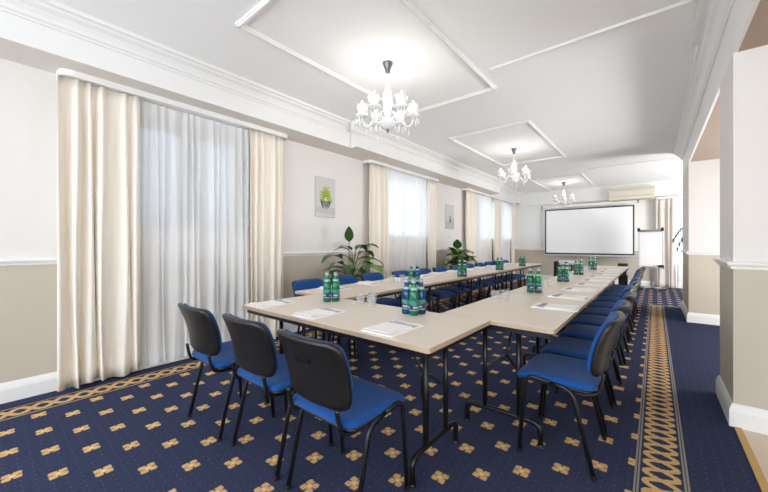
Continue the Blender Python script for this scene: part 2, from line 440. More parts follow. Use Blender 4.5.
# cornices
def cornice(name, x, sgn, y0, y1, dz=0.0):
    pr = [(0, -0.15), (0.012, -0.15), (0.016, -0.135), (0.03, -0.125), (0.036, -0.10), (0.055, -0.07), (0.085, -0.05), (0.092, -0.035), (0.115, -0.028), (0.12, 0), (0, 0)]
    bm = B(); extr_y(bm, [(x+sgn*a, ZC+b+dz) for a, b in pr], y0, y1); struct(name, bm, M_white)
for i, (a, b, x) in enumerate(SEG): cornice('trim_cornice_left_%d' % (i+1), x, 1, a-(0.12 if i == 1 else 0), b+(0.0 if i != 1 else 0.12))
cornice('trim_cornice_right', XR, -1, 3.9, 8.42)
cornice('trim_cornice_right_near', XR, -1, -3.0, 3.9, -0.0)
bm = B(); box(bm, XR-0.165, -3.0, ZC-0.03, XR-0.10, 3.9, ZC); struct('trim_cornice_step', bm, M_white, bevel=0.01)

# dado rails and baseboards
def dado_prof(x, s, z=1.085): return [(x, z-0.05), (x+s*0.012, z-0.05), (x+s*0.016, z-0.035), (x+s*0.030, z-0.022), (x+s*0.034, z-0.008), (x+s*0.026, z), (x, z)]
def base_prof(x, s): return [(x, 0), (x+s*0.022, 0), (x+s*0.022, 0.10), (x+s*0.016, 0.125), (x+s*0.012, 0.135), (x+s*0.006, 0.15), (x, 0.15)]
bm = B(); extr_y(bm, dado_prof(XW, 1), -3.0, YF); struct('trim_dado_left', bm, M_white)
bm = B(); extr_y(bm, base_prof(XW, 1), -3.0, YF); struct('baseboard_left', bm, M_white)
bm = B(); extr_x(bm, base_prof(YF, -1), XW+0.022, 3.2); struct('baseboard_far', bm, M_white)
def pier_trim(name, prof, y0, y1):
    bm = B()
    pr = prof(0, 1)
    # go round three sides with mitred corners
    path = [((3.2, y0), (0, -1)), ((XR, y0), (-1, -1)), ((XR, y1), (-1, 1)), ((3.2, y1), (0, 1))]
    rings = []
    for (px, py), (dx, dy) in path: rings.append([bm.verts.new((px+dx*a, py+dy*a, z)) for a, z in pr])
    n = len(pr)
    for i in range(3):
        for k in range(n): bm.faces.new((rings[i][k], rings[i][(k+1)%n], rings[i+1][(k+1)%n], rings[i+1][k]))
    bm.faces.new(rings[0]); bm.faces.new(list(reversed(rings[-1])))
    struct(name, bm, M_white)
pier_trim('trim_dado_pier_near', dado_prof, *P1); pier_trim('baseboard_pier_near', base_prof, *P1)
pier_trim('trim_dado_pier_far', dado_prof, *P2); pier_trim('baseboard_pier_far', base_prof, *P2)

# ceiling mouldings: three rectangles, two cross strips
def mould(bm, x0, y0, x1, y1, w=0.038, d=0.032):
    pr = [(-w/2, 0), (-w/2, -d*0.5), (-w*0.3, -d*0.6), (-w*0.2, -d), (w*0.2, -d), (w*0.3, -d*0.6), (w/2, -d*0.5), (w/2, 0)]
    if abs(x1-x0) < 1e-6: extr_y(bm, [(x0+a, ZC+b) for a, b in pr], y0, y1)
    else: extr_x(bm, [(y0+a, ZC+b) for a, b in pr], x0, x1)
for i, (x0, y0, x1, y1) in enumerate([(-2.52, 1.28, -1.37, 3.58), (-2.58, 4.84, -1.37, 7.22), (-2.58, 9.30, -1.385, 11.7)]):
    bm = B(); h = 0.025
    mould(bm, x0, y0-h, x0, y1+h); mould(bm, x1, y0-h, x1, y1+h); mould(bm, x0-h, y0, x1+h, y0); mould(bm, x0-h, y1, x1+h, y1)
    struct('trim_ceiling_panel_%d' % (i+1), bm, M_white)
bm = B(); mould(bm, -1.27, 3.18, XR-0.1, 3.18, 0.024, 0.018); struct('trim_ceiling_strip_1', bm, M_white)
bm = B(); mould(bm, -1.20, 8.80, XR-0.1, 8.80, 0.024, 0.018); struct('trim_ceiling_strip_2', bm, M_white)

# ------------------------------------------------------------------ curtains
def curtain(name, x, y0, y1, z0, z1, pitch, amp, material, label, cat='curtain', group=None, seed=0, axis='y', pinch=True):
    rnd = random.Random(seed)
    n = max(24, int((y1-y0)/pitch*14)); rows = 22
    ph = [rnd.uniform(-0.5, 0.5) for _ in range(80)]; am = [rnd.uniform(0.65, 1.15) for _ in range(80)]
    bm = B(); grid = []
    for j in range(rows+1):
        v = j/rows; z = z0+(z1-z0)*v; row = []
        for i in range(n+1):
            u = i/n; s = u*(y1-y0)/pitch; s += 0.32*math.sin(s*1.9+seed)*math.sin(PI*u); s = max(0, s); k = int(s)
            a = amp*(am[k % 80]*(1-(s-k))+am[(k+1) % 80]*(s-k))
            phs = ph[k % 80]*(1-(s-k))+ph[(k+1) % 80]*(s-k)
            w = math.cos(2*PI*s+phs*1.2*(1-v))
            top = max(0, (v-0.86)/0.14)
            if pinch: w = w*(1-top)+top*(2*abs(math.cos(PI*s))**6-1)*0.45
            else: w = w*(1-0.6*top)
            xx = x+a*w+0.010*math.sin(7*v+k)*(1-v)
            yy = y0+(y1-y0)*u+0.022*math.sin(2*PI*s*0.5+3*v)*(1-v)*(1 if 0 < i < n else 0)
            row.append(bm.verts.new((xx, yy, z+0.012*math.sin(s*2.1+seed)*(1-v)) if axis == 'y' else (yy, xx, z)))
        grid.append(row)
    for j in range(rows):
        for i in range(n):
            f = bm.faces.new((grid[j][i], grid[j][i+1], grid[j+1][i+1], grid[j+1][i])); f.smooth = True
    o = obj(name, bm, material, smooth=True)
    if pinch:
        sm = o.modifiers.new('thick', 'SOLIDIFY'); sm.thickness = 0.004
    tag(o, label, cat, group); return o

def rail(x0, x1, y0, y1, z, label, axis='y'):
    bm = B()
    path = fillet([(XW+0.01, y0, z), (x0, y0, z), (x0, y1, z), (XW+0.01, y1, z)], 0.10, 8) if axis == 'y' else [(x0, y0, z), (x1, y0, z)]
    # flat band profile
    P = [Vector(p) for p in path]; rings = []
    for i, p in enumerate(P):
        t = (P[min(i+1, len(P)-1)]-P[max(i-1, 0)]).normalized(); nn = Vector((t.y, -t.x, 0))
        rings.append([bm.verts.new(p+nn*a+Vector((0, 0, b))) for a, b in ((0, -0.025), (0.012, -0.025), (0.012, 0.025), (0, 0.025))])
    for i in range(len(P)-1):
        for k in range(4): bm.faces.new((rings[i][k], rings[i][(k+1)%4], rings[i+1][(k+1)%4], rings[i+1][k]))
    bm.faces.new(rings[0]); bm.faces.new(list(reversed(rings[-1])))
    if axis == 'y': box(bm, x0-0.13, y0+0.02, z-0.012, x0-0.02, y1-0.02, z+0.024)
    o = obj('curtain_rail', bm, M_white); tag(o, label, 'curtain rail'); return o

ZT = 2.555
XC = -3.67
rail(XC+0.04, 0, 0.395, 2.50, 2.574, 'white curtain rail with rounded ends over the nearest window')
curtain('heavy_curtain', XC-0.025, 0.375, 0.93, 0.03, ZT, 0.105, 0.040, M_curt, 'cream floor-length curtain nearest the camera, left of the first window', seed=3)
curtain('heavy_curtain', XC-0.025, 1.99, 2.46, 0.03, ZT, 0.10, 0.040, M_curt, 'cream floor-length curtain right of the first window, behind the head table', seed=5)
curtain('sheer_curtain', XC-0.075, 0.90, 2.03, 0.04, ZT, 0.085, 0.022, M_sheer, 'long white sheer curtain over the nearest, darkest window', seed=8, pinch=False)
rail(XC+0.04, 0, 4.06, 6.33, 2.574, 'white curtain rail over the second window, behind the large plant')
curtain('heavy_curtain', XC-0.025, 4.10, 4.63, 0.03, ZT, 0.12, 0.042, M_curt, 'cream curtain just right of the large potted plant', seed=12)
curtain('heavy_curtain', XC-0.025, 5.95, 6.29, 0.03, ZT, 0.10, 0.040, M_curt, 'cream curtain left of the narrow grey picture', seed=13)
curtain('sheer_curtain', XC-0.075, 4.60, 5.99, 0.04, ZT, 0.095, 0.020, M_sheer, 'white sheer curtain over the bright second window', seed=14, pinch=False)
rail(XC+0.04, 0, 7.72, 11.45, 2.574, 'long white curtain rail over the two far windows')
curtain('heavy_curtain', XC-0.025, 7.76, 8.32, 0.03, ZT, 0.12, 0.042, M_curt, 'cream curtain just right of the small bushy plant', seed=21)
curtain('heavy_curtain', XC-0.025, 9.58, 10.02, 0.03, ZT, 0.11, 0.040, M_curt, 'cream curtain hanging between the two far windows', seed=22)
curtain('heavy_curtain', XC-0.025, 11.12, 11.42, 0.03, ZT, 0.10, 0.038, M_curt, 'cream curtain at the far left corner of the room', seed=23)
curtain('sheer_curtain', XC-0.075, 8.30, 9.60, 0.04, ZT, 0.09, 0.02, M_sheer, 'white sheer curtain over the third window along the left wall', seed=24, pinch=False)
curtain('sheer_curtain', XC-0.075, 10.0, 11.15, 0.04, ZT, 0.09, 0.02, M_sheer, 'white sheer curtain over the window nearest the far left corner', seed=25, pinch=False)
# far wall curtain pair
rl = rail(0.03, 1.6, YF-0.2, 0, 2.46, 'thin white curtain rail on the far wall right of the air conditioner', axis='x')
curtain('heavy_curtain', YF-0.18, -0.02, 0.38, 0.02, 2.44, 0.11, 0.045, M_curt2, 'beige-grey curtain on the far wall behind the flipchart', seed=31, axis='x')
curtain('sheer_curtain', YF-0.17, 0.37, 1.5, 0.03, 2.44, 0.09, 0.022, M_sheer, 'white sheer curtain on the far wall beside the pier', seed=32, axis='x', pinch=False)

# ------------------------------------------------------------------ tables
TW = 0.69
def rbox(bm, x0, y0, z0, x1, y1, z1, r, n=5, mi=0):
    pts = []
    for cx, cy, a0 in ((x1-r, y1-r, 0), (x0+r, y1-r, PI/2), (x0+r, y0+r, PI), (x1-r, y0+r, 1.5*PI)):
        for k in range(n+1):
            a = a0+PI/2*k/n; pts.append((cx+r*math.cos(a), cy+r*math.sin(a)))
    lo = [bm.verts.new((x, y, z0)) for x, y in pts]; hi = [bm.verts.new((x, y, z1)) for x, y in pts]; m = len(pts)
    bm.faces.new(list(reversed(lo))).material_index = mi; bm.faces.new(hi).material_index = mi
    for i in range(m): bm.faces.new((lo[i], lo[(i+1)%m], hi[(i+1)%m], hi[i])).material_index = mi

def make_table(L, label, loc, rz, group):
    """table with its long side along local x, centred, front to -y"""
    t = thing('folding_table', label, 'table', loc, rz, group)
    h = L/2-0.003; w = TW/2-0.002
    bm = B(); rbox(bm, -h, -w, 0.718, h, w, 0.74, 0.012); tp = obj('tabletop', bm, M_lam, t)
    bm = B()
    m = 0.0035
    rr = 0.014; pts = []
    def ring(off):
        out = []
        for cx, cy, a0 in ((h-rr, w-rr, 0), (-h+rr, w-rr, PI/2), (-h+rr, -w+rr, PI), (h-rr, -w+rr, 1.5*PI)):
            for k in range(5):
                a = a0+PI/2*k/4; out.append((cx+(rr+off)*math.cos(a), cy+(rr+off)*math.sin(a)))
        return out
    A, Z = ring(-0.004), ring(0.0015)
    va = [bm.verts.new((x, y, 0.7165)) for x, y in A]; vb = [bm.verts.new((x, y, 0.7165)) for x, y in Z]
    vc = [bm.verts.new((x, y, 0.7392)) for x, y in Z]; vd = [bm.verts.new((x, y, 0.7392)) for x, y in A]; n = len(A)
    for q, r_ in ((va, vb), (vb, vc), (vc, vd), (vd, va)):
        for i in range(n): bm.faces.new((q[i], q[(i+1)%n], r_[(i+1)%n], r_[i]))
    e_ = obj('edge_band', bm, M_edge, tp)
    bm = B(); f = 0.03
    box(bm, -h+f, -w+f, 0.682, h-f, -w+f+0.025, 0.7162); box(bm, -h+f, w-f-0.025, 0.682, h-f, w-f, 0.7162)
    box(bm, -h+f, -w+f+0.025, 0.682, -h+f+0.025, w-f-0.025, 0.7162); box(bm, h-f-0.025, -w+f+0.025, 0.682, h-f, w-f-0.025, 0.7162)
    obj('apron_frame', bm, M_black, t)
    for s in (-1, 1):
        x = s*(h-0.165)
        bm = B()
        tube(bm, fillet([(x, -0.232, 0.0), (x, -0.232, 0.12), (x, -0.17, 0.135), (x, 0.17, 0.135), (x, 0.232, 0.12), (x, 0.232, 0.0)], 0.045, 5), 0.0155, 10)
        for q in (-1, 1): lathe(bm, [(0.019, 0), (0.019, 0.012), (0.016, 0.014)], 10, x, q*0.232, 0)
        fo = obj('foot_bar', bm, M_black, t)
        for q in (-1, 1):
            bm = B(); tube(bm, [(x, q*0.107, 0.135), (x, q*0.107, 0.6825)], 0.0155, 10); obj('leg', bm, M_black, t)
        bm = B()
        jx = x-s*0.085; jz = 0.47
        tube(bm, fillet([(jx, 0, jz), (x-s*0.16, 0, 0.57), (x-s*0.30, 0, 0.665), (x-s*0.33, 0, 0.715)], 0.03, 3), 0.008, 6)
        for q in (-1, 1): tube(bm, cat_path([(x-s*0.008, q*0.107, 0.36), (x-s*0.035, q*0.09, 0.40), (x-s*0.07, q*0.03, 0.452), (jx, 0, jz)], 4), 0.008, 6)
        tube(bm, [(x, -0.107, 0.66), (x, 0.107, 0.66)], 0.010, 6)
        obj('folding_brace', bm, M_black, t)
    return t
T0, TL = 1.932, 1.6
HY = 1.241+TW/2
make_table(1.655, 'pale-topped head table nearest the camera, across the open end of the U', ((-2.419-0.762)/2, HY, 0), 0, None)
XRT = (-1.103-0.411)/2; XLT = (-2.72-2.03)/2
g = 'pale folding tables in the right-hand row'
names = ['nearest table of the right-hand row, butted against the head table', 'second table from the head table in the right-hand row', 'third table from the head table in the right-hand row', 'last table of the right-hand row, nearest the screen']
rt = [make_table(TL, names[0], (XRT, T0+TL/2, 0), PI/2, g)]
for i in range(1, 4): rt.append(dup(rt[0], (XRT, T0+TL*(i+0.5), 0), PI/2, names[i], g))
g = 'pale folding tables in the window-side row'
names = ['nearest table of the window-side row, beside the head table', 'second table from the head table in the window-side row', 'third table from the head table in the window-side row', 'last table of the window-side row, nearest the screen']
for i in range(4): dup(rt[0], (XLT, T0+TL*(i+0.5), 0), PI/2, names[i], g)

# ------------------------------------------------------------------ chairs
def pillow(bm, w, d, th, rnd, crown, nx=14, ny=14, f=None):
    """rounded cushion slab; f maps (u,v,t) local -> xyz ; u in -w/2..w/2, v in -d/2..d/2, t 0..1 across thickness"""
    def sq(a, b): # square -> rounded square of given corner
        x, y = a*w/2, b*d/2
        rx, ry = w/2-rnd, d/2-rnd
        cx, cy = max(-rx, min(rx, x)), max(-ry, min(ry, y))
        m = max(abs(x-cx), abs(y-cy)); l = math.hypot(x-cx, y-cy)
        if l > 1e-9: x, y = cx+(x-cx)*m/l, cy+(y-cy)*m/l
        return x, y
    top, bot = {}, {}
    for i in range(nx+1):
        for j in range(ny+1):
            # concentrate samples near the borders
            a = math.sin((i/nx-0.5)*PI); b = math.sin((j/ny-0.5)*PI)
            x, y = sq(a, b)
            e = min(1, (1-max(abs(a), abs(b)))/0.12)
            hgt = math.sqrt(max(0, 1-(1-e)**2))
            dome = crown*(1-(a*a))*(1-(b*b))
            top[i, j] = bm.verts.new(f(x, y, th*(0.5+0.5*hgt)+dome))
            if 0 < i < nx and 0 < j < ny: bot[i, j] = bm.verts.new(f(x, y, th*0.5*(1-hgt)))
            else: bot[i, j] = top[i, j]
    for i in range(nx):
        for j in range(ny):
            for G, fl in ((top, 0), (bot, 1)):
                q = [G[i, j], G[i+1, j], G[i+1, j+1], G[i, j+1]]
                if fl: q.reverse()
                try:
                    fc = bm.faces.new(q); fc.smooth = True
                except ValueError: pass

def make_chair(label, loc, rz, group):
    t = thing('conference_chair', label, 'chair', loc, rz, group)
    # seat: forward is +y
    bm = B()
    def fs(x, y, z):
        drop = 0.03*max(0, (y-0.10)/0.12)**2
        return (x*(1-0.04*max(0, -y/0.2)), y+0.010, 0.428+z-drop)
    pillow(bm, 0.45, 0.405, 0.042, 0.06, 0.008, f=fs)
    seat = obj('seat', bm, M_fab, t, smooth=True)
    bm = B(); pillow(bm, 0.43, 0.385, 0.02, 0.06, 0, f=lambda x, y, z: (x, y+0.008, 0.416+z-0.03*max(0, (y-0.10)/0.12)**2))
    obj('seat_pan', bm, M_shell, seat, smooth=True)
    # back, leaning
    lean = math.radians(15.5)
    def fb(off):
        def f(x, y, z):  # x across, y height, z thickness towards the sitter
            c = 0.045*(x/0.23)**2          # wraps around the sitter
            hh = y+0.201
            yy = -0.206 - hh*math.sin(lean) + c + (z+off)*math.cos(lean) + 0.02*math.sin((y/0.35+0.5)*PI)
            return (x, yy, 0.462+hh*math.cos(lean)+(z+off)*math.sin(lean)*0.5)
        return f
    def taper(f0):
        return lambda x, y, z: f0(x*(1-0.05*max(0, -y/0.175)), y, z)
    bm = B(); pillow(bm, 0.405, 0.300, 0.030, 0.050, 0.008, f=taper(fb(0.016)))
    back = obj('backrest', bm, M_fab, t, smooth=True)
    bm = B(); pillow(bm, 0.426, 0.318, 0.036, 0.052, 0, f=taper(fb(-0.010)))
    sh = obj('back_shell', bm, M_shell, back, smooth=True)
    # raised inset and recess on the rear of the shell
    fbx = taper(fb(-0.0108))
    bm = B()
    def strip(x0, x1, y0, y1, d, bm=bm, nn=10):
        vs = []
        for i in range(nn+1):
            x = x0+(x1-x0)*i/nn
            vs.append([bm.verts.new(fbx(x, yy, dd)) for yy, dd in ((y0, 0), (y0, -d), (y1, -d), (y1, 0))])
        for i in range(nn):
            for k in range(3): bm.faces.new((vs[i][k], vs[i][k+1], vs[i+1][k+1], vs[i+1][k]))
        bm.faces.new(vs[0]); bm.faces.new(list(reversed(vs[-1])))
    strip(-0.155, 0.155, 0.128, 0.134, 0.004)
    strip(-0.045, 0.045, 0.058, 0.066, 0.006); strip(-0.05, -0.043, 0.045, 0.066, 0.006); strip(0.043, 0.05, 0.045, 0.066, 0.006)
    for i in range(3): strip(-0.030+i*0.022, -0.018+i*0.022, 0.044, 0.050, 0.004)
    obj('handle_recess', bm, M_shell, sh)
    # side tubes: front leg + rear leg meeting at mid rail
    for s in (-1, 1):
        X = s*0.205; XF = s*0.225
        fr = fillet([(XF, 0.185, 0.0), (s*0.224, 0.150, 0.455), (s*0.223, 0.02, 0.440)], 0.07, 8)
        re = fillet([(XF, -0.185, 0.0), (s*0.224, -0.085, 0.425), (s*0.223, 0.02, 0.440)], 0.14, 8)
        for pth in (fr, re):
            bm = B(); tube(bm, pth, 0.0105, 8, flat=1.2)
            lg = obj('leg', bm, M_black, t)
            bm = B(); lathe(bm, [(0, 0), (0.0125, 0), (0.0125, 0.018), (0.0115, 0.020), (0.0, 0.020)], 10, XF, pth[0].y, 0)
            obj('foot_cap', bm, M_rub, lg)
        # back support from under the seat to the shell
        bm = B()
        tube(bm, cat_path([(s*0.17, -0.02, 0.404), (s*0.175, -0.13, 0.402), (s*0.168, -0.188, 0.418), (s*0.168, -0.207, 0.455), (s*0.166, -0.222, 0.525)], 5), 0.009, 8, flat=1.5)
        obj('back_support', bm, M_black, t)
    for y in (0.06, -0.05):
        bm = B(); tube(bm, [(-0.222, y+0.02, 0.412+0.02*(y>0)), (0.222, y+0.02, 0.412+0.02*(y>0))], 0.010, 8); obj('crossbar', bm, M_black, t)
    return t

ROW = 'blue chairs along the right-hand row of tables'
H3 = ['blue-seated black chair farthest left in front of the head table, beside the curtain', 'middle of the three black-backed chairs in front of the head table', 'black-backed chair nearest the camera, largest in view']
hg = 'chairs with their backs to the camera at the head table'
ch = make_chair(H3[2], (-1.165, 1.135, 0), 0, hg)
dup(ch, (-1.715, 1.135, 0), 0.0, H3[1], hg)
dup(ch, (-2.275, 1.10, 0), 0.0, H3[0], hg)
ordn = ['first', 'second', 'third', 'fourth', 'fifth', 'sixth', 'seventh', 'eighth', 'ninth', 'tenth', 'eleventh', 'twelfth']
for i, y in enumerate([2.20, 2.71, 3.25, 3.78, 4.31, 4.82, 5.37, 5.90, 6.45, 7.02]):
    lab = 'blue conference chair at the right-hand row, %s from the camera' % ordn[i] if i else 'blue conference chair nearest the camera in the right-hand row, fully visible from its side'
    if i == 9: lab = 'blue conference chair at the far end of the right-hand row, tenth from the camera'
    dup(ch, (-0.425+(0, 0.0, 0.01, -0.01, 0.01, 0, 0.01, 0, -0.01, 0.01)[i], y, 0), PI/2+(0, 0.01, -0.02, 0.01, 0, 0.02, -0.01, 0, 0.02, 0)[i], lab, ROW)
for i, y in enumerate([2.27, 2.79, 3.31, 3.85, 4.43, 4.95, 5.56, 6.10, 6.60, 7.10, 7.61, 8.11]):
    x = -2.70 if i < 3 else -2.60
    lab = 'blue conference chair on the window side of the left row, %s from the head table' % ordn[i]
    dup(ch, (x, y, 0), -PI/2+(0.02, 0, -0.02, 0.02)[i % 4], lab, 'blue chairs along the window-side row of tables')

# ------------------------------------------------------------------ table-top items
ZTOP = 0.7402
def make_bottle(label, loc, glass, group):
    t = thing('water_bottle', label, 'bottle', loc, random.uniform(0, 6), group)
    k = 1.11
    sc = lambda L: [(p*k, q*k) for p, q in L]
    prof = sc([(0.0, 0.003), (0.024, 0.0), (0.0288, 0.006), (0.0288, 0.118), (0.0268, 0.134), (0.0175, 0.156), (0.0135, 0.170), (0.0130, 0.186), (0, 0.187)])
    bm = B(); lathe(bm, prof, 18); obj('bottle_body', bm, glass, t, smooth=True)
    bm = B(); lathe(bm, sc([(0.0295, 0.026), (0.0295, 0.086)]), 18)
    obj('front_label', bm, M_lab, t, smooth=True)
    bm = B(); lathe(bm, sc([(0.0222, 0.1465), (0.0168, 0.161)]), 16); obj('neck_label', bm, M_neck, t, smooth=True)
    bm = B(); lathe(bm, sc([(0.0138, 0.186), (0.0143, 0.188), (0.0141, 0.202), (0.011, 0.2055), (0, 0.2055)]), 16); obj('cap', bm, M_cap, t, smooth=True)
    return t
def label_material():
    m = bpy.data.materials.new('bottle_label_print'); m.use_nodes = True
    nt = m.node_tree; e = NT(nt); p = nt.nodes['Principled BSDF']; p.inputs['Roughness'].default_value = 0.5
    tc = nt.nodes.new('ShaderNodeTexCoord'); sp = nt.nodes.new('ShaderNodeSeparateXYZ'); nt.links.new(tc.outputs['Object'], sp.inputs[0])
    z = sp.outputs['Z']; ang = e.m('ARCTAN2', sp.outputs['Y'], sp.outputs['X'])
    wave = e.m('ADD', e.m('MULTIPLY', e.m('SINE', e.m('MULTIPLY', ang, 2)), 0.006), 0.068)
    up = e.m('GREATER_THAN', z, wave)
    band = e.m('LESS_THAN', e.m('ABSOLUTE', e.m('SUBTRACT', z, 0.052)), 0.006)
    band = e.m('MULTIPLY', band, e.m('GREATER_THAN', e.m('SINE', e.m('MULTIPLY', ang, 3)), -0.3))
    low = e.m('LESS_THAN', e.m('ABSOLUTE', e.m('SUBTRACT', z, 0.035)), 0.003)
    c = e.mix(up, srgb(34, 44, 80), srgb(60, 130, 120)); c = e.mix(band, c, srgb(176, 184, 196)); c = e.mix(low, c, srgb(140, 160, 165))
    nt.links.new(c, p.inputs['Base Color']); return m
M_lab = label_material()
def make_glass(label, loc, group):
    bm = B(); lathe(bm, [(0, 0.0), (0.026, 0.0), (0.029, 0.006), (0.035, 0.09), (0.0335, 0.09), (0.0275, 0.012), (0, 0.010)], 20)
    o = obj('drinking_glass', bm, M_glass, smooth=True); o.location = loc; tag(o, label, 'glass', group); return o
# pack: (x, y, rotation, colours back-left, back-right, front-left, front-right, description)
G_, U_ = 'g', 'b'
packs = [(-2.03, 1.80, 0.845, 'gggg', 'at the left end of the head table'),
         (-1.235, 1.815, -0.19, 'gbbg', 'at the right end of the head table'),
         (-2.13, 3.14, 0.63, 'gbgb', 'on the nearest window-side table'),
         (-2.12, 4.33, 0.464, 'gggg', 'on the second window-side table'),
         (-2.14, 5.85, 0.36, 'gggg', 'on the third window-side table'),
         (-2.14, 7.15, 0.30, 'gggg', 'on the last window-side table'),
         (-0.89, 3.34, 0.267, 'gggg', 'on the nearest right-hand table'),
         (-0.87, 4.52, 0.19, 'gggg', 'on the second right-hand table'),
         (-0.89, 5.70, 0.158, 'gggg', 'on the third right-hand table'),
         (-0.87, 6.98, 0.126, 'gggg', 'on the last right-hand table')]
proto = {}
VIEW = Vector((0.0, 0.0))
for k, (x, y, a, cols, where) in enumerate(packs):
    pos = []
    for j, (dx, dy) in enumerate(((-1, 1), (1, 1), (-1, -1), (1, -1))):
        qx = x+0.0335*(dx*math.cos(a)-dy*math.sin(a)); qy = y+0.0335*(dx*math.sin(a)+dy*math.cos(a))
        pos.append((qx, qy, cols[j]))
    # name each by where it sits as seen from the camera side
    fw = Vector((x, y)).normalized(); rt_ = Vector((fw.y, -fw.x))
    order = sorted(pos, key=lambda p: (p[0]-x)*fw.x+(p[1]-y)*fw.y)
    fr = sorted(order[:2], key=lambda p: (p[0]-x)*rt_.x+(p[1]-y)*rt_.y); bk = sorted(order[2:], key=lambda p: (p[0]-x)*rt_.x+(p[1]-y)*rt_.y)
    for p, nm in zip(fr+bk, ('front left', 'front right', 'rear left', 'rear right')):
        col = 'green' if p[2] == 'g' else 'blue'
        lab = '%s water bottle, %s of the four %s' % (col, nm, where)
        grp = 'water bottles standing in fours on the tables'
        if p[2] not in proto: proto[p[2]] = make_bottle(lab, (p[0], p[1], ZTOP), M_green if p[2] == 'g' else M_blue, grp)
        else: dup(proto[p[2]], (p[0], p[1], ZTOP), random.uniform(0, 6), lab, grp)
glasses = [(-1.705, 1.80, 'left clear tumbler of the pair at the middle of the head table'), (-1.615, 1.815, 'right clear tumbler of the pair at the middle of the head table'),
           (-1.655, 1.88, 'clear tumbler behind the pair at the middle of the head table'),
           (-0.985, 2.60, 'left clear tumbler near the inner edge of the nearest right-hand table'), (-0.935, 2.68, 'right clear tumbler near the inner edge of the nearest right-hand table'),
           (-0.93, 3.72, 'left clear tumbler just past the nearest bottles on the right-hand row'), (-0.86, 3.80, 'right clear tumbler just past the nearest bottles on the right-hand row'),
           (-0.89, 5.02, 'clear tumbler between the second and third bottle groups on the right-hand row'), (-0.84, 6.25, 'clear tumbler between the third and last bottle groups on the right-hand row'),
           (-2.42, 3.10, 'clear tumbler near the chairs on the nearest window-side table'), (-2.36, 3.22, 'clear tumbler just behind another on the nearest window-side table'),
           (-2.32, 4.70, 'clear tumbler on the second window-side table'), (-2.28, 7.6, 'clear tumbler at the far end of the window-side row')]
gl0 = make_glass(glasses[0][2], (glasses[0][0], glasses[0][1], ZTOP), 'clear drinking tumblers')
for x, y, lab in glasses[1:]:
    o = gl0.copy(); C.objects.link(o); o.location = (x, y, ZTOP); o['label'] = lab

# notepads with printed folder, one per seat: long side along local y
def make_pad(label, loc, rz, group, thick=0.012):
    t = thing('meeting_folder', label, 'notepad', loc, rz, group)
    bm = B(); box(bm, -0.105, -0.1485, 0, 0.105, 0.1485, thick*0.6); obj('folder_cover', bm, M_paper, t, bevel=0.0015)
    # notepad slightly curled, resting on the folder
    bm = B(); n = 10; lo, hi = [], []
    for i in range(n+1):
        u = i/n; y = -0.140+0.20*u; z = thick*0.6+0.0004+0.006*(1-u)**3
        lo.append([bm.verts.new((x, y, z)) for x in (-0.092, 0.078)]); hi.append([bm.verts.new((x, y, z+thick*0.4)) for x in (-0.092, 0.078)])
    for i in range(n):
        bm.faces.new((lo[i][0], lo[i][1], lo[i+1][1], lo[i+1][0])); bm.faces.new((hi[i][0], hi[i][1], hi[i+1][1], hi[i+1][0]))
        for s in (0, 1): bm.faces.new((lo[i][s], lo[i+1][s], hi[i+1][s], hi[i][s]))
    bm.faces.new((lo[0][0], lo[0][1], hi[0][1], hi[0][0])); bm.faces.new((lo[n][0], lo[n][1], hi[n][1], hi[n][0]))
    obj('notepad_sheets', bm, M_paper, t)
    bm = B(); box(bm, -0.100, 0.060, thick*0.6, 0.095, 0.105, thick*0.6+0.0008); o = obj('printed_band', bm, M_grayp, t)
    bm = B(); tube(bm, [(0.05, 0.075, thick*0.6+0.0045), (-0.075, 0.115, thick*0.6+0.0045)], 0.0035, 8); o = obj('pen', bm, M_grayp, t)
    return t
pg = 'white folders with notepads at the places'
pd = make_pad('white folder and notepad at the right end of the head table', (-1.10, 1.42, ZTOP), 0.0, pg)
dup(pd, (-1.71, 1.42, ZTOP), 0.03, 'white folder and notepad in the middle of the head table', pg)
dup(pd, (-2.26, 1.41, ZTOP), 0.02, 'white folder and notepad at the left end of the head table', pg)
for i, y in enumerate([2.64, 3.22, 3.78, 4.32, 4.84, 5.38, 5.92, 6.46, 7.0]):
    dup(pd, (-0.575+(0.02, 0, -0.01)[i % 3], y, ZTOP), PI/2+(0.05, -0.06, 0.03, -0.02)[i % 4], 'white folder and notepad at the right-hand row, %s place from the head table' % ordn[i], pg)
for i, y in enumerate([2.30, 2.86, 3.42, 3.92, 4.45, 5.0, 5.55, 6.1, 6.65, 7.2, 7.7]):
    dup(pd, (-2.545, y, ZTOP), -PI/2+(0.05, -0.06, 0.03)[i % 3], 'white folder and notepad at the window-side row, %s place from the head table' % ordn[i], pg)

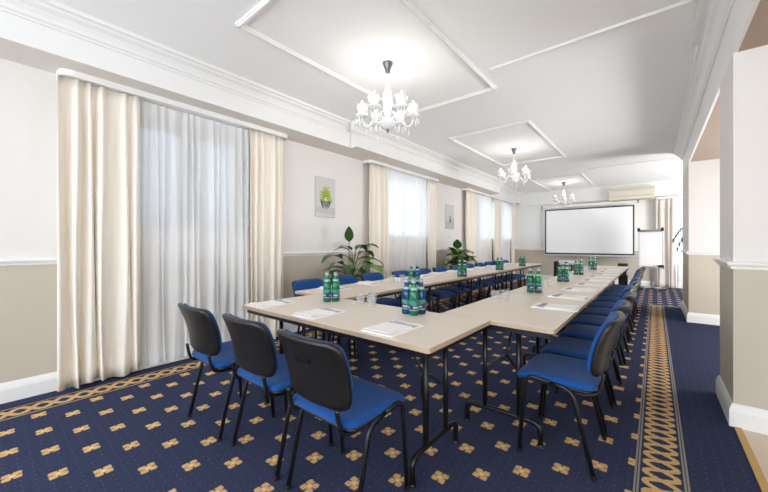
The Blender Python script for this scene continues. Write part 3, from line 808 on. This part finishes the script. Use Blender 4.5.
# ------------------------------------------------------------------ chandeliers
def make_chandelier(label, loc):
    t = thing('glass_chandelier', label, 'chandelier', loc, 0.677, 'white glass chandeliers')
    z0 = 0.0   # ceiling
    bm = B()
    n = 24; R0 = 0.235
    pr = [(R0-0.022, 0), (R0-0.018, -0.012), (R0, -0.018), (R0+0.018, -0.012), (R0+0.022, 0)]
    lathe(bm, pr, 48); obj('ceiling_rose', bm, M_ceil, t, smooth=True)
    bm = B(); lathe(bm, [(0, 0), (0.016, 0), (0.020, -0.02), (0.028, -0.025), (0.022, -0.05), (0.032, -0.085), (0.050, -0.10), (0.0, -0.095)][::1], 16)
    # flared cup hanging mouth upwards
    bm.free(); bm = B(); lathe(bm, [(0.0, 0.0), (0.050, 0.0), (0.048, -0.012), (0.032, -0.05), (0.022, -0.075), (0.026, -0.085), (0.016, -0.10), (0, -0.10)], 12)
    obj('canopy', bm, M_metal, t, smooth=True)
    bm = B(); tube(bm, [(0, 0, -0.10), (0, 0, -0.24)], 0.006, 8); obj('suspension_rod', bm, M_chg, t)
    bm = B(); lathe(bm, [(0, -0.20), (0.012, -0.205), (0.028, -0.225), (0.020, -0.245), (0.028, -0.26), (0.044, -0.30), (0.048, -0.38), (0.034, -0.46), (0.020, -0.50), (0.028, -0.515), (0.020, -0.53), (0.018, -0.56), (0, -0.56)], 20)
    obj('glass_column', bm, M_chg, t, smooth=True)
    bm = B(); lathe(bm, [(0, -0.545), (0.045, -0.55), (0.078, -0.565), (0.082, -0.58), (0.070, -0.60), (0.045, -0.625), (0.02, -0.635), (0, -0.636)], 24)
    bowl = obj('glass_bowl', bm, M_chg, t, smooth=True)
    bm = B(); lathe(bm, [(0.014, -0.634), (0.016, -0.642), (0.008, -0.652), (0.012, -0.660), (0, -0.672)], 12); obj('finial', bm, M_metal, bowl, smooth=True)
    for k in range(6):
        a = 2*PI*k/6; c, s = math.cos(a), math.sin(a)
        f = lambda r, z: (r*c, r*s, z)
        bm = B(); tube(bm, cat_path([f(0.03, -0.55), f(0.06, -0.51), f(0.10, -0.50), f(0.135, -0.545), f(0.17, -0.60), f(0.205, -0.605), f(0.235, -0.565), f(0.245, -0.52)], 5), 0.009, 8)
        arm = obj('arm', bm, M_chg, t)
        bm = B(); lathe(bm, [(0.008, -0.525), (0.03, -0.528), (0.060, -0.512), (0.066, -0.498), (0.060, -0.500), (0.02, -0.508), (0.0, -0.51)], 16, 0.245*c, 0.245*s, 0); obj('drip_pan', bm, M_chg, arm, smooth=True)
        bm = B(); lathe(bm, [(0.0, -0.512), (0.012, -0.51), (0.030, -0.49), (0.046, -0.455), (0.052, -0.425), (0.060, -0.405), (0.056, -0.407), (0.046, -0.44), (0.030, -0.475), (0.0, -0.49)], 16, 0.245*c, 0.245*s, 0); obj('tulip_cup', bm, M_chg, arm, smooth=True)
        bm = B(); lathe(bm, [(0, -0.49), (0.011, -0.488), (0.011, -0.425), (0.0, -0.423)], 10, 0.245*c, 0.245*s, 0); obj('candle_tube', bm, M_metal if k in (1, 4) else M_chg, arm, smooth=True)
        bm = B(); lathe(bm, [(0.006, -0.423), (0.013, -0.408), (0.014, -0.395), (0.008, -0.375), (0, -0.358)], 10, 0.245*c, 0.245*s, 0); obj('candle_bulb', bm, M_bulb, arm, smooth=True)
        for q in (-1, 0, 1, 2):
            bm = B()
            if q < 2: aa = a+q*0.18; rr = 0.245+(0.05 if q == 0 else 0.03); zt = -0.50
            else: aa = a; rr = 0.20; zt = -0.612
            lathe(bm, [(0, zt), (0.0015, zt-0.001), (0.0015, zt-0.034), (0.006, zt-0.048), (0.009, zt-0.066), (0.004, zt-0.084), (0, zt-0.088)], 6, rr*math.cos(aa), rr*math.sin(aa), 0)
            obj('crystal_drop', bm, M_chg, arm)
    return t
CH = [((-1.975, 2.46, ZC), 'nearest white glass chandelier, hanging over the head of the room'), ((-1.975, 6.12, ZC), 'middle white glass chandelier of the three'), ((-1.975, 10.35, ZC), 'farthest white glass chandelier, in front of the projection screen')]
c0 = make_chandelier(CH[0][1], CH[0][0])
for loc, lab in CH[1:]: dup(c0, loc, 0.677, lab)

# ------------------------------------------------------------------ pictures
def picture(label, y0, y1, z0, z1, kind):
    t = thing('canvas_picture', label, 'picture', (XW, (y0+y1)/2, z0)); w = (y1-y0)/2; H = z1-z0
    bm = B(); box(bm, 0.002, -w, 0, 0.025, w, H); obj('canvas', bm, M_canvas, t, bevel=0.002)
    rnd = random.Random(4)
    bm = B(); x = 0.0262
    if kind == 0:
        # fan-palm shaped sprig: leaflets radiating, green above, dark strokes below
        for k in range(15):
            a = math.radians(-50+280*k/14); L = w*0.86*rnd.uniform(0.75, 1.05); c = (0, H*0.54)
            dy, dz = math.cos(a), math.sin(a); ny, nz = -dz, dy
            pts = []
            for u, wd in ((0, 0.004), (0.4, 0.012), (0.75, 0.011), (1, 0.0)):
                sag = -0.05*u*u*H
                pts.append((c[0]+dy*L*u, c[1]+dz*L*u*1.15+sag, wd))
            l = [bm.verts.new((x+0.0004*(k % 2), p[0]+ny*p[2], p[1]+nz*p[2])) for p in pts]; r = [bm.verts.new((x+0.0004*(k % 2), p[0]-ny*p[2], p[1]-nz*p[2])) for p in pts[:-1]]
            bm.faces.new(l+list(reversed(r)))
        obj('painted_leaves', bm, mat('painted_yellow_green', srgb(158, 176, 66), 0.8, noise=0.5, nscale=30), t)
        bm = B()
        for k in range(15):
            a = math.radians(-150+120*k/14); r0 = H*0.06; L = H*0.20*rnd.uniform(0.7, 1.1); c = (0, H*0.47)
            p0 = (c[0]+math.cos(a)*w*0.70, c[1]+math.sin(a)*r0); p1 = (c[0]+math.cos(a)*w*0.40, c[1]+math.sin(a)*r0-L)
            v = [bm.verts.new((x+0.0002, p0[0]-0.006, p0[1])), bm.verts.new((x+0.0002, p0[0]+0.006, p0[1])), bm.verts.new((x+0.0002, p1[0]+0.003, p1[1])), bm.verts.new((x+0.0002, p1[0]-0.003, p1[1]))]
            bm.faces.new(v)
        obj('painted_roots', bm, mat('painted_grey_strokes', srgb(88, 90, 84), 0.8), t)
        bm = B(); v = [bm.verts.new((x-0.0004, yy, zz)) for yy, zz in ((-w, 0.10*H), (w, 0.06*H), (w, 0.26*H), (-w*0.2, 0.22*H), (-w, 0.26*H))]; bm.faces.new(v)
        obj('painted_ground', bm, mat('painted_light_grey', srgb(192, 192, 190), 0.8), t)
    else:
        for k in range(9):
            a = math.radians(40+100*k/8); L = H*0.22*rnd.uniform(0.6, 1.1); c = (0, H*0.42)
            v = [bm.verts.new((x, c[0]-0.008, c[1])), bm.verts.new((x, c[0]+0.008, c[1])), bm.verts.new((x, c[0]+math.cos(a)*L*0.7, c[1]+math.sin(a)*L))]; bm.faces.new(v)
        v = [bm.verts.new((x+0.0003, yy, zz)) for yy, zz in ((-0.05, H*0.42), (0.05, H*0.42), (0.028, H*0.24), (-0.028, H*0.24))]; bm.faces.new(v)
        obj('painted_sprig', bm, mat('painted_dark_grey', srgb(120, 120, 118), 0.8), t)
        bm = B(); v = [bm.verts.new((x-0.0004, yy, zz)) for yy, zz in ((-w, 0), (w, 0), (w, H*0.5), (-w*0.1, H*0.30), (-w, H*0.35))]; bm.faces.new(v)
        obj('painted_wash', bm, mat('painted_mid_grey', srgb(186, 186, 184), 0.8), t)
picture('tall narrow canvas of a yellow-green sprig above the large plant', 3.06, 3.43, 1.60, 2.19, 0)
picture('small grey canvas between the second and third windows', 6.90, 7.30, 1.56, 2.14, 1)

# ------------------------------------------------------------------ plants
def leaf(bm, base, dirv, L, W, droop, nseg=8, fold=0.25, twist=0.0):
    d = Vector(dirv).normalized(); p = Vector(base); side = d.cross(Vector((0, 0, 1)))
    side = side.normalized() if side.length > 1e-4 else Vector((1, 0, 0))
    rows = []
    for i in range(nseg+1):
        u = i/nseg
        w = W*0.5*(math.sin(PI*min(1, u**0.75))**0.85)*(1-0.15*u) + 0.002
        if i == nseg: w = 0.001
        up = side.cross(d).normalized()
        sd = (side*math.cos(twist*u)+up*math.sin(twist*u))
        rows.append((bm.verts.new(p-sd*w+up*w*fold), bm.verts.new(p), bm.verts.new(p+sd*w+up*w*fold)))
        ang = droop/nseg
        d = (Matrix.Rotation(-ang, 3, side) @ d).normalized()
        p = p+d*(L/nseg)
    for i in range(nseg):
        for k in range(2):
            f = bm.faces.new((rows[i][k], rows[i][k+1], rows[i+1][k+1], rows[i+1][k])); f.smooth = True

def leafy_plant(name, label, x, y, ht, spread, nleaf, LL, WW, pot_h, pot_m, seed, extra=(), lit=0.25):
    rnd = random.Random(seed)
    t = thing(name, label, 'plant', (x, y, 0))
    bm = B(); lathe(bm, [(0, 0), (0.13, 0), (0.145, 0.02), (0.18, pot_h-0.03), (0.19, pot_h-0.03), (0.19, pot_h), (0.172, pot_h), (0.165, pot_h-0.03)], 28); obj('plant_pot', bm, pot_m, t, smooth=True)
    bm = B(); lathe(bm, [(0.168, pot_h-0.035), (0.1, pot_h-0.025), (0, pot_h-0.02)], 24); obj('soil', bm, M_soil, t)
    st = B(); b1 = B(); b2 = B()
    spec = list(extra)
    for k in range(nleaf):
        a = rnd.uniform(0, 2*PI) if k else 0.3
        spec.append((a, rnd.uniform(0.30, 1.0), rnd.uniform(0.15, 1.0), rnd.uniform(0.75, 1.15), rnd.uniform(0.9, 1.9)))
    for k, (a, hz, rad, sc, dr) in enumerate(spec):
        rr = spread*rad*(1.15-0.65*hz); h = pot_h+(ht-pot_h)*hz
        dx, dy = math.cos(a), math.sin(a)
        if x+dx*(rr+LL*sc) < XW+0.12: dx *= 0.35; rr *= 0.6
        b = (rnd.uniform(-0.03, 0.03), rnd.uniform(-0.03, 0.03), pot_h-0.03)
        tip = (b[0]+dx*rr*0.6, b[1]+dy*rr*0.6, h)
        path = cat_path([b, (b[0]+dx*rr*0.1, b[1]+dy*rr*0.1, pot_h+(h-pot_h)*0.5), tip], 6)
        tube(st, path, 0.007, 6, r2=0.004)
        el = 1.0-0.75*(1-hz)
        leaf(b1 if rnd.random() > lit else b2, tip, (dx, dy, el if dr < 9 else 3.0), LL*sc, WW*sc*(1.35 if dr > 9 else 1), min(dr, 2.2) if dr < 9 else 0.25, twist=rnd.uniform(-0.5, 0.5))
    obj('stems', st, M_stem, t); f = obj('foliage', b1, M_leaf, t); o = obj('light_leaves', b2, M_leaf2, t); o['label'] = 'lighter yellow-green leaves'
    return t
leafy_plant('potted_leafy_plant', 'large potted plant with long glossy leaves in front of the wall below the sprig picture', -3.42, 3.42, 1.15, 0.50, 24, 0.36, 0.145, 0.34, M_pot, 11,
            extra=[(-0.8, 1.10, 0.05, 0.70, 10), (-PI/2, 0.80, 1.0, 1.15, 1.5), (-PI/2+0.2, 0.70, 0.9, 1.0, 1.6), (PI/2, 0.86, 0.9, 1.1, 1.6), (PI/2-0.2, 0.72, 1.1, 1.25, 1.7), (PI/2-0.5, 0.6, 1.0, 1.1, 1.6), (PI/2, 0.95, 0.5, 1.0, 1.2), (-PI/2, 0.95, 0.3, 0.8, 1.2)])
leafy_plant('potted_leafy_plant', 'smaller bushy potted plant below the grey picture', -3.42, 6.70, 1.02, 0.52, 90, 0.27, 0.17, 0.34, M_pot, 19, extra=[(-1.0, 1.1, 0.1, 0.9, 10)], lit=0.5)
def palm(label, x, y):
    t = thing('potted_palm', label, 'plant', (x, y, 0)); rnd = random.Random(5)
    bm = B(); lathe(bm, [(0, 0), (0.15, 0), (0.17, 0.03), (0.20, 0.36), (0.185, 0.36), (0.175, 0.33)], 28); obj('plant_pot', bm, M_potw, t, smooth=True)
    bm = B(); lathe(bm, [(0.177, 0.32), (0, 0.335)], 24); obj('soil', bm, M_soil, t)
    bm = B(); tube(bm, cat_path([(0, 0, 0.3), (0.02, 0, 0.9), (0, 0.01, 1.57)], 8), 0.028, 10, r2=0.02); obj('trunk', bm, M_stem, t)
    fr = B()
    for k in range(11):
        a = PI+(-1.3+2.6*k/5 if k < 6 else 1.8+k); el = rnd.uniform(0.35, 0.9); L = rnd.uniform(0.46, 0.60)
        pts = []
        for i in range(10):
            u = i/9; r = L*(u-0.18*u*u); z = 1.55+L*(math.sin(el)*1.3*u-1.25*u*u)
            pts.append(Vector((math.cos(a)*r, math.sin(a)*r, z)))
        tube(fr, pts, 0.006, 5, r2=0.002)
        sd = Vector((-math.sin(a), math.cos(a), 0))
        for i in range(2, 10):
            for s in (-1, 1):
                d = (sd*s+(pts[i]-pts[i-1]).normalized()*0.9+Vector((0, 0, -0.15)))
                leaf(fr, pts[i], d, 0.20*(1-abs(i-5)*0.08), 0.022, 0.9, nseg=4, fold=0.3)
    obj('fronds', fr, M_leaf, t)
palm('arching potted palm by the bright window behind the far pier', 0.80, 9.75)

# ------------------------------------------------------------------ far wall: screen, air conditioner, flipchart
t = thing('projection_screen', 'large white pull-down projection screen with black border on the far wall', 'projection screen', (-1.635, YF-0.16, 0.82))
W2 = 1.18; bm = B(); box(bm, -W2, -0.004, 0.06, W2, 0.004, 1.50)
obj('screen_fabric', bm, M_screen, t)
bm = B(); bw = 0.035
for a in ((-W2, -W2+bw, 0.06, 1.50), (W2-bw, W2, 0.06, 1.50), (-W2+bw, W2-bw, 0.06, 0.06+bw), (-W2+bw, W2-bw, 1.50-bw, 1.50)): box(bm, a[0], -0.006, a[2], a[1], -0.0042, a[3])
obj('black_border', bm, M_black, t)
bm = B(); box(bm, -W2-0.02, -0.018, 0.0, W2+0.02, 0.018, 0.045); obj('bottom_bar', bm, M_alu, t, bevel=0.005)
bm = B(); box(bm, -W2-0.09, -0.04, 1.55, W2+0.07, 0.012, 1.63); cs = obj('screen_case', bm, M_white, t, bevel=0.008)
for s in (-1, 1):
    bm = B(); box(bm, s*(W2+0.085)-0.014, -0.045, 1.545, s*(W2+0.085)+0.014, 0.014, 1.635); obj('end_cap', bm, M_metal, cs)
bm = B(); tube(bm, [(-W2-0.12, 0.01, 1.55), (-W2-0.12, 0.01, 0.36)], 0.006, 6); box(bm, -W2-0.135, 0, 0.30, -W2-0.105, 0.025, 0.36); obj('pull_cord', bm, M_alu, t)

t = thing('air_conditioner', 'long yellowed air conditioner high on the far wall above the screen', 'air conditioner', (-0.50, YF-0.14, 2.455))
bm = B(); extr_x(bm, [(0, 0), (-0.17, 0.0), (-0.20, 0.03), (-0.21, 0.10), (-0.20, 0.30), (-0.17, 0.335), (0, 0.335)], -0.54, 0.50); bd = obj('casing', bm, M_ac, t)
bm = B(); box(bm, -0.50, -0.212, 0.105, 0.46, -0.2025, 0.118); box(bm, -0.50, -0.206, 0.27, 0.46, -0.199, 0.28); obj('panel_line', bm, mat('ac_seam', srgb(170, 164, 130), 0.5), bd)
bm = B(); box(bm, -0.48, -0.195, -0.004, 0.44, -0.10, 0.004); o = obj('air_flap', bm, mat('ac_flap', srgb(160, 150, 120), 0.5), t)

t = thing('flipchart', 'white flipchart board on a wheeled stand at the far end of the right aisle', 'flipchart', (-0.09, 11.0, 0), math.radians(-6))
bm = B(); box(bm, -0.235, -0.012, 0.60, 0.235, 0.012, 1.58); bd = obj('board', bm, M_white, t)
bm = B(); box(bm, -0.22, -0.016, 0.66, 0.22, -0.0125, 1.50); obj('paper_pad', bm, M_paper, bd)
bm = B()
box(bm, -0.25, -0.016, 0.59, -0.235, 0.016, 1.60); box(bm, 0.235, -0.016, 0.59, 0.25, 0.016, 1.60)
obj('side_frame', bm, M_alu, t)
bm = B(); box(bm, -0.25, -0.05, 1.52, 0.25, -0.0165, 1.57); cl = obj('paper_clamp', bm, M_metal, t, bevel=0.008)
bm = B(); box(bm, -0.25, -0.08, 0.57, 0.25, -0.0165, 0.60); tray = obj('pen_tray', bm, M_alu, t, bevel=0.006)
bm = B(); box(bm, -0.16, -0.072, 0.6, 0.10, -0.03, 0.615); box(bm, 0.16, -0.072, 0.60, 0.245, -0.02, 0.66); obj('marker_rest', bm, M_black, tray)
for sx in (-1, 1):
    bm = B(); box(bm, sx*0.24-0.028, -0.055, 1.53, sx*0.24+0.028, 0.02, 1.62); o = obj('corner_cap', bm, M_black, t, bevel=0.008)
bm = B(); box(bm, 0.205, -0.055, 0.565, 0.27, 0.02, 0.665); obj('corner_cap', bm, M_black, t, bevel=0.008)
bm = B(); tube(bm, [(0.02, 0.03, 0.07), (0.02, 0.03, 1.45)], 0.017, 10); obj('stand_pole', bm, M_alu, t)
for k in range(5):
    a = 2*PI*k/5+0.35
    bm = B(); tube(bm, [(0.02, 0.03, 0.085), (0.02+0.29*math.cos(a), 0.03+0.26*math.sin(a), 0.06)], 0.014, 8, r2=0.010); lg = obj('base_arm', bm, M_alu, t)
    bm = B(); cx, cy = 0.02+0.29*math.cos(a), 0.03+0.26*math.sin(a)
    tube(bm, [(cx-0.012, cy, 0.026), (cx+0.012, cy, 0.026)], 0.026, 12); tube(bm, [(cx, cy, 0.026), (cx, cy, 0.065)], 0.006, 6); obj('caster', bm, M_rub, lg)

# cart with projector and a black box stand beyond the tables
t = thing('equipment_cart', 'small black cart carrying a white device beyond the far table ends', 'cart', (-1.78, 9.35, 0))
for sx in (-0.16, 0.20):
    bm = B(); box(bm, sx-0.015 if sx > 0 else sx-0.035, -0.20, 0.05, sx+0.015 if sx > 0 else sx+0.035, 0.20, 0.70 if sx > 0 else 0.765); obj('side_panel', bm, M_black, t, bevel=0.006)
for z in (0.12, 0.50, 0.66):
    bm = B(); box(bm, -0.124, -0.20, z, 0.184, 0.20, z+0.02); obj('shelf', bm, M_black, t)
for sx in (-0.15, 0.19):
    for sy in (-0.17, 0.17):
        bm = B(); tube(bm, [(sx-0.012, sy, 0.026), (sx+0.012, sy, 0.026)], 0.026, 12); tube(bm, [(sx, sy, 0.026), (sx, sy, 0.052)], 0.007, 6); obj('caster', bm, M_rub, t)
t = thing('projector', 'white box-shaped device lying on the black cart', 'projector', (-1.75, 9.32, 0.681))
bm = B(); rbox(bm, -0.12, -0.16, 0.008, 0.26, 0.14, 0.095, 0.03); obj('casing', bm, M_paper, t, bevel=0.008)
bm = B(); tube(bm, [(0.06, -0.155, 0.05), (0.06, -0.185, 0.05)], 0.032, 16); obj('lens', bm, M_black, t)
bm = B()
for a in (-0.09, 0.22):
    for b in (-0.12, 0.10): lathe(bm, [(0.01, 0), (0.01, 0.01)], 8, a, b)
obj('foot', bm, M_rub, t)
bm = B(); box(bm, -0.10, -0.15, 0, 0.14, 0.12, 0.035); o = obj('red_box', bm, M_red, bevel=0.003); o.location = (-1.74, 9.32, 0.521); tag(o, 'flat red box on the shelf of the black cart', 'box')
t = thing('speaker_stand', 'low black cabinet just behind the far end of the right-hand tables', 'speaker', (-0.56, 9.32, 0))
bm = B(); box(bm, -0.085, -0.12, 0, 0.085, 0.12, 0.50); obj('lower_cabinet', bm, M_black, t, bevel=0.01)
bm = B(); box(bm, -0.06, -0.08, 0.50, 0.06, 0.08, 0.60); obj('neck', bm, M_black, t, bevel=0.005)
bm = B(); box(bm, -0.10, -0.12, 0.60, 0.09, 0.12, 0.76); hd = obj('speaker_head', bm, M_shell, t, bevel=0.015)
bm = B(); lathe(bm, [(0, 0), (0.05, 0), (0.052, 0.006), (0.045, 0.008), (0.0, 0.002)], 20)
bmesh.ops.transform(bm, matrix=Matrix.Translation((0, -0.121, 0.68)) @ Matrix.Rotation(PI/2, 4, 'X'), verts=bm.verts); obj('speaker_cone', bm, M_rub, hd, smooth=True)

# small fittings
t = thing('wall_socket', 'small white wall socket under the narrow grey picture', 'socket', (XW, 7.12, 1.36))
bm = B(); box(bm, 0, -0.04, -0.04, 0.010, 0.04, 0.04); obj('socket_plate', bm, M_white, t, bevel=0.003)
bm = B(); tube(bm, [(0.0095, 0, 0), (0.012, 0, 0)], 0.022, 16); obj('socket_face', bm, M_canvas, t)

# outside: neighbouring building opposite the nearest window, pavement
bm = B(); box(bm, -9.0, -6.0, -0.3, XW-0.25, 20, -0.12); struct('trim_outside_ground', bm, mat('outside_paving', srgb(140, 140, 138), 0.9))
t = thing('neighbouring_building', 'grey building seen dimly through the sheer curtain of the nearest window', 'building', (-7.2, 1.0, -0.12))
bm = B(); box(bm, -0.6, -6, 0, 0, 3.2, 6.0); obj('wall', bm, M_ext, t)

# ------------------------------------------------------------------ light
wd = bpy.data.worlds.new('World'); S.world = wd; wd.use_nodes = True
bg = wd.node_tree.nodes['Background']; bg.inputs[0].default_value = (0.80, 0.90, 1.0, 1); bg.inputs[1].default_value = 3.3
def point(loc, e, r=0.03, col=(1, 0.97, 0.94)):
    l = bpy.data.lights.new('chandelier_bulb_light', 'POINT'); l.energy = e; l.shadow_soft_size = r; l.color = col
    o = bpy.data.objects.new('chandelier_bulb_light', l); C.objects.link(o); o.location = loc
def area(name, loc, rot, sx, sy, e, col=(1, 1, 1)):
    l = bpy.data.lights.new(name, 'AREA'); l.shape = 'RECTANGLE'; l.size = sx; l.size_y = sy; l.energy = e; l.color = col
    o = bpy.data.objects.new(name, l); C.objects.link(o); o.location = loc; o.rotation_euler = rot; return o
for (cx, cy, cz), _ in CH:
    for k in range(6):
        a = 0.677+2*PI*k/6
        point((cx+0.245*math.cos(a), cy+0.245*math.sin(a), cz-0.36), 0.42)
# added fill lamps out of view, tilted up, behind the camera and in the bays
R_ = math.radians
area('back_fill_light', (-1.8, -2.8, 1.3), (R_(100), 0, R_(4)), 3.2, 1.8, 11, (0.98, 0.99, 1))
area('side_bay_fill_light', (2.4, -0.9, 1.0), (R_(112), 0, R_(88)), 3.0, 1.8, 31, (0.98, 0.99, 1))
area('alcove_fill_light', (3.1, 5.1, 0.9), (R_(104), 0, R_(108)), 2.4, 1.5, 140, (0.98, 0.985, 1))
area('far_bay_fill_light', (2.6, 9.0, 1.0), (R_(108), 0, R_(60)), 1.2, 1.8, 80, (0.98, 0.99, 1))
S.cycles.max_bounces = 14; S.cycles.diffuse_bounces = 9; S.cycles.transparent_max_bounces = 24

# ------------------------------------------------------------------ camera
cam = bpy.data.cameras.new('camera'); co = bpy.data.objects.new('camera', cam); C.objects.link(co); S.camera = co
cam.sensor_fit = 'HORIZONTAL'; cam.sensor_width = 36; cam.lens = 330/768*36; cam.clip_start = 0.05
yaw = math.atan(271/330)
co.location = (0, 0, 1.2); co.rotation_euler = (PI/2, 0, yaw)
cam.shift_y = -2/768
S.view_settings.view_transform = 'Standard'; S.view_settings.look = 'None'; S.view_settings.gamma = 1; S.view_settings.exposure = 0.78
S.view_settings.use_curve_mapping = False
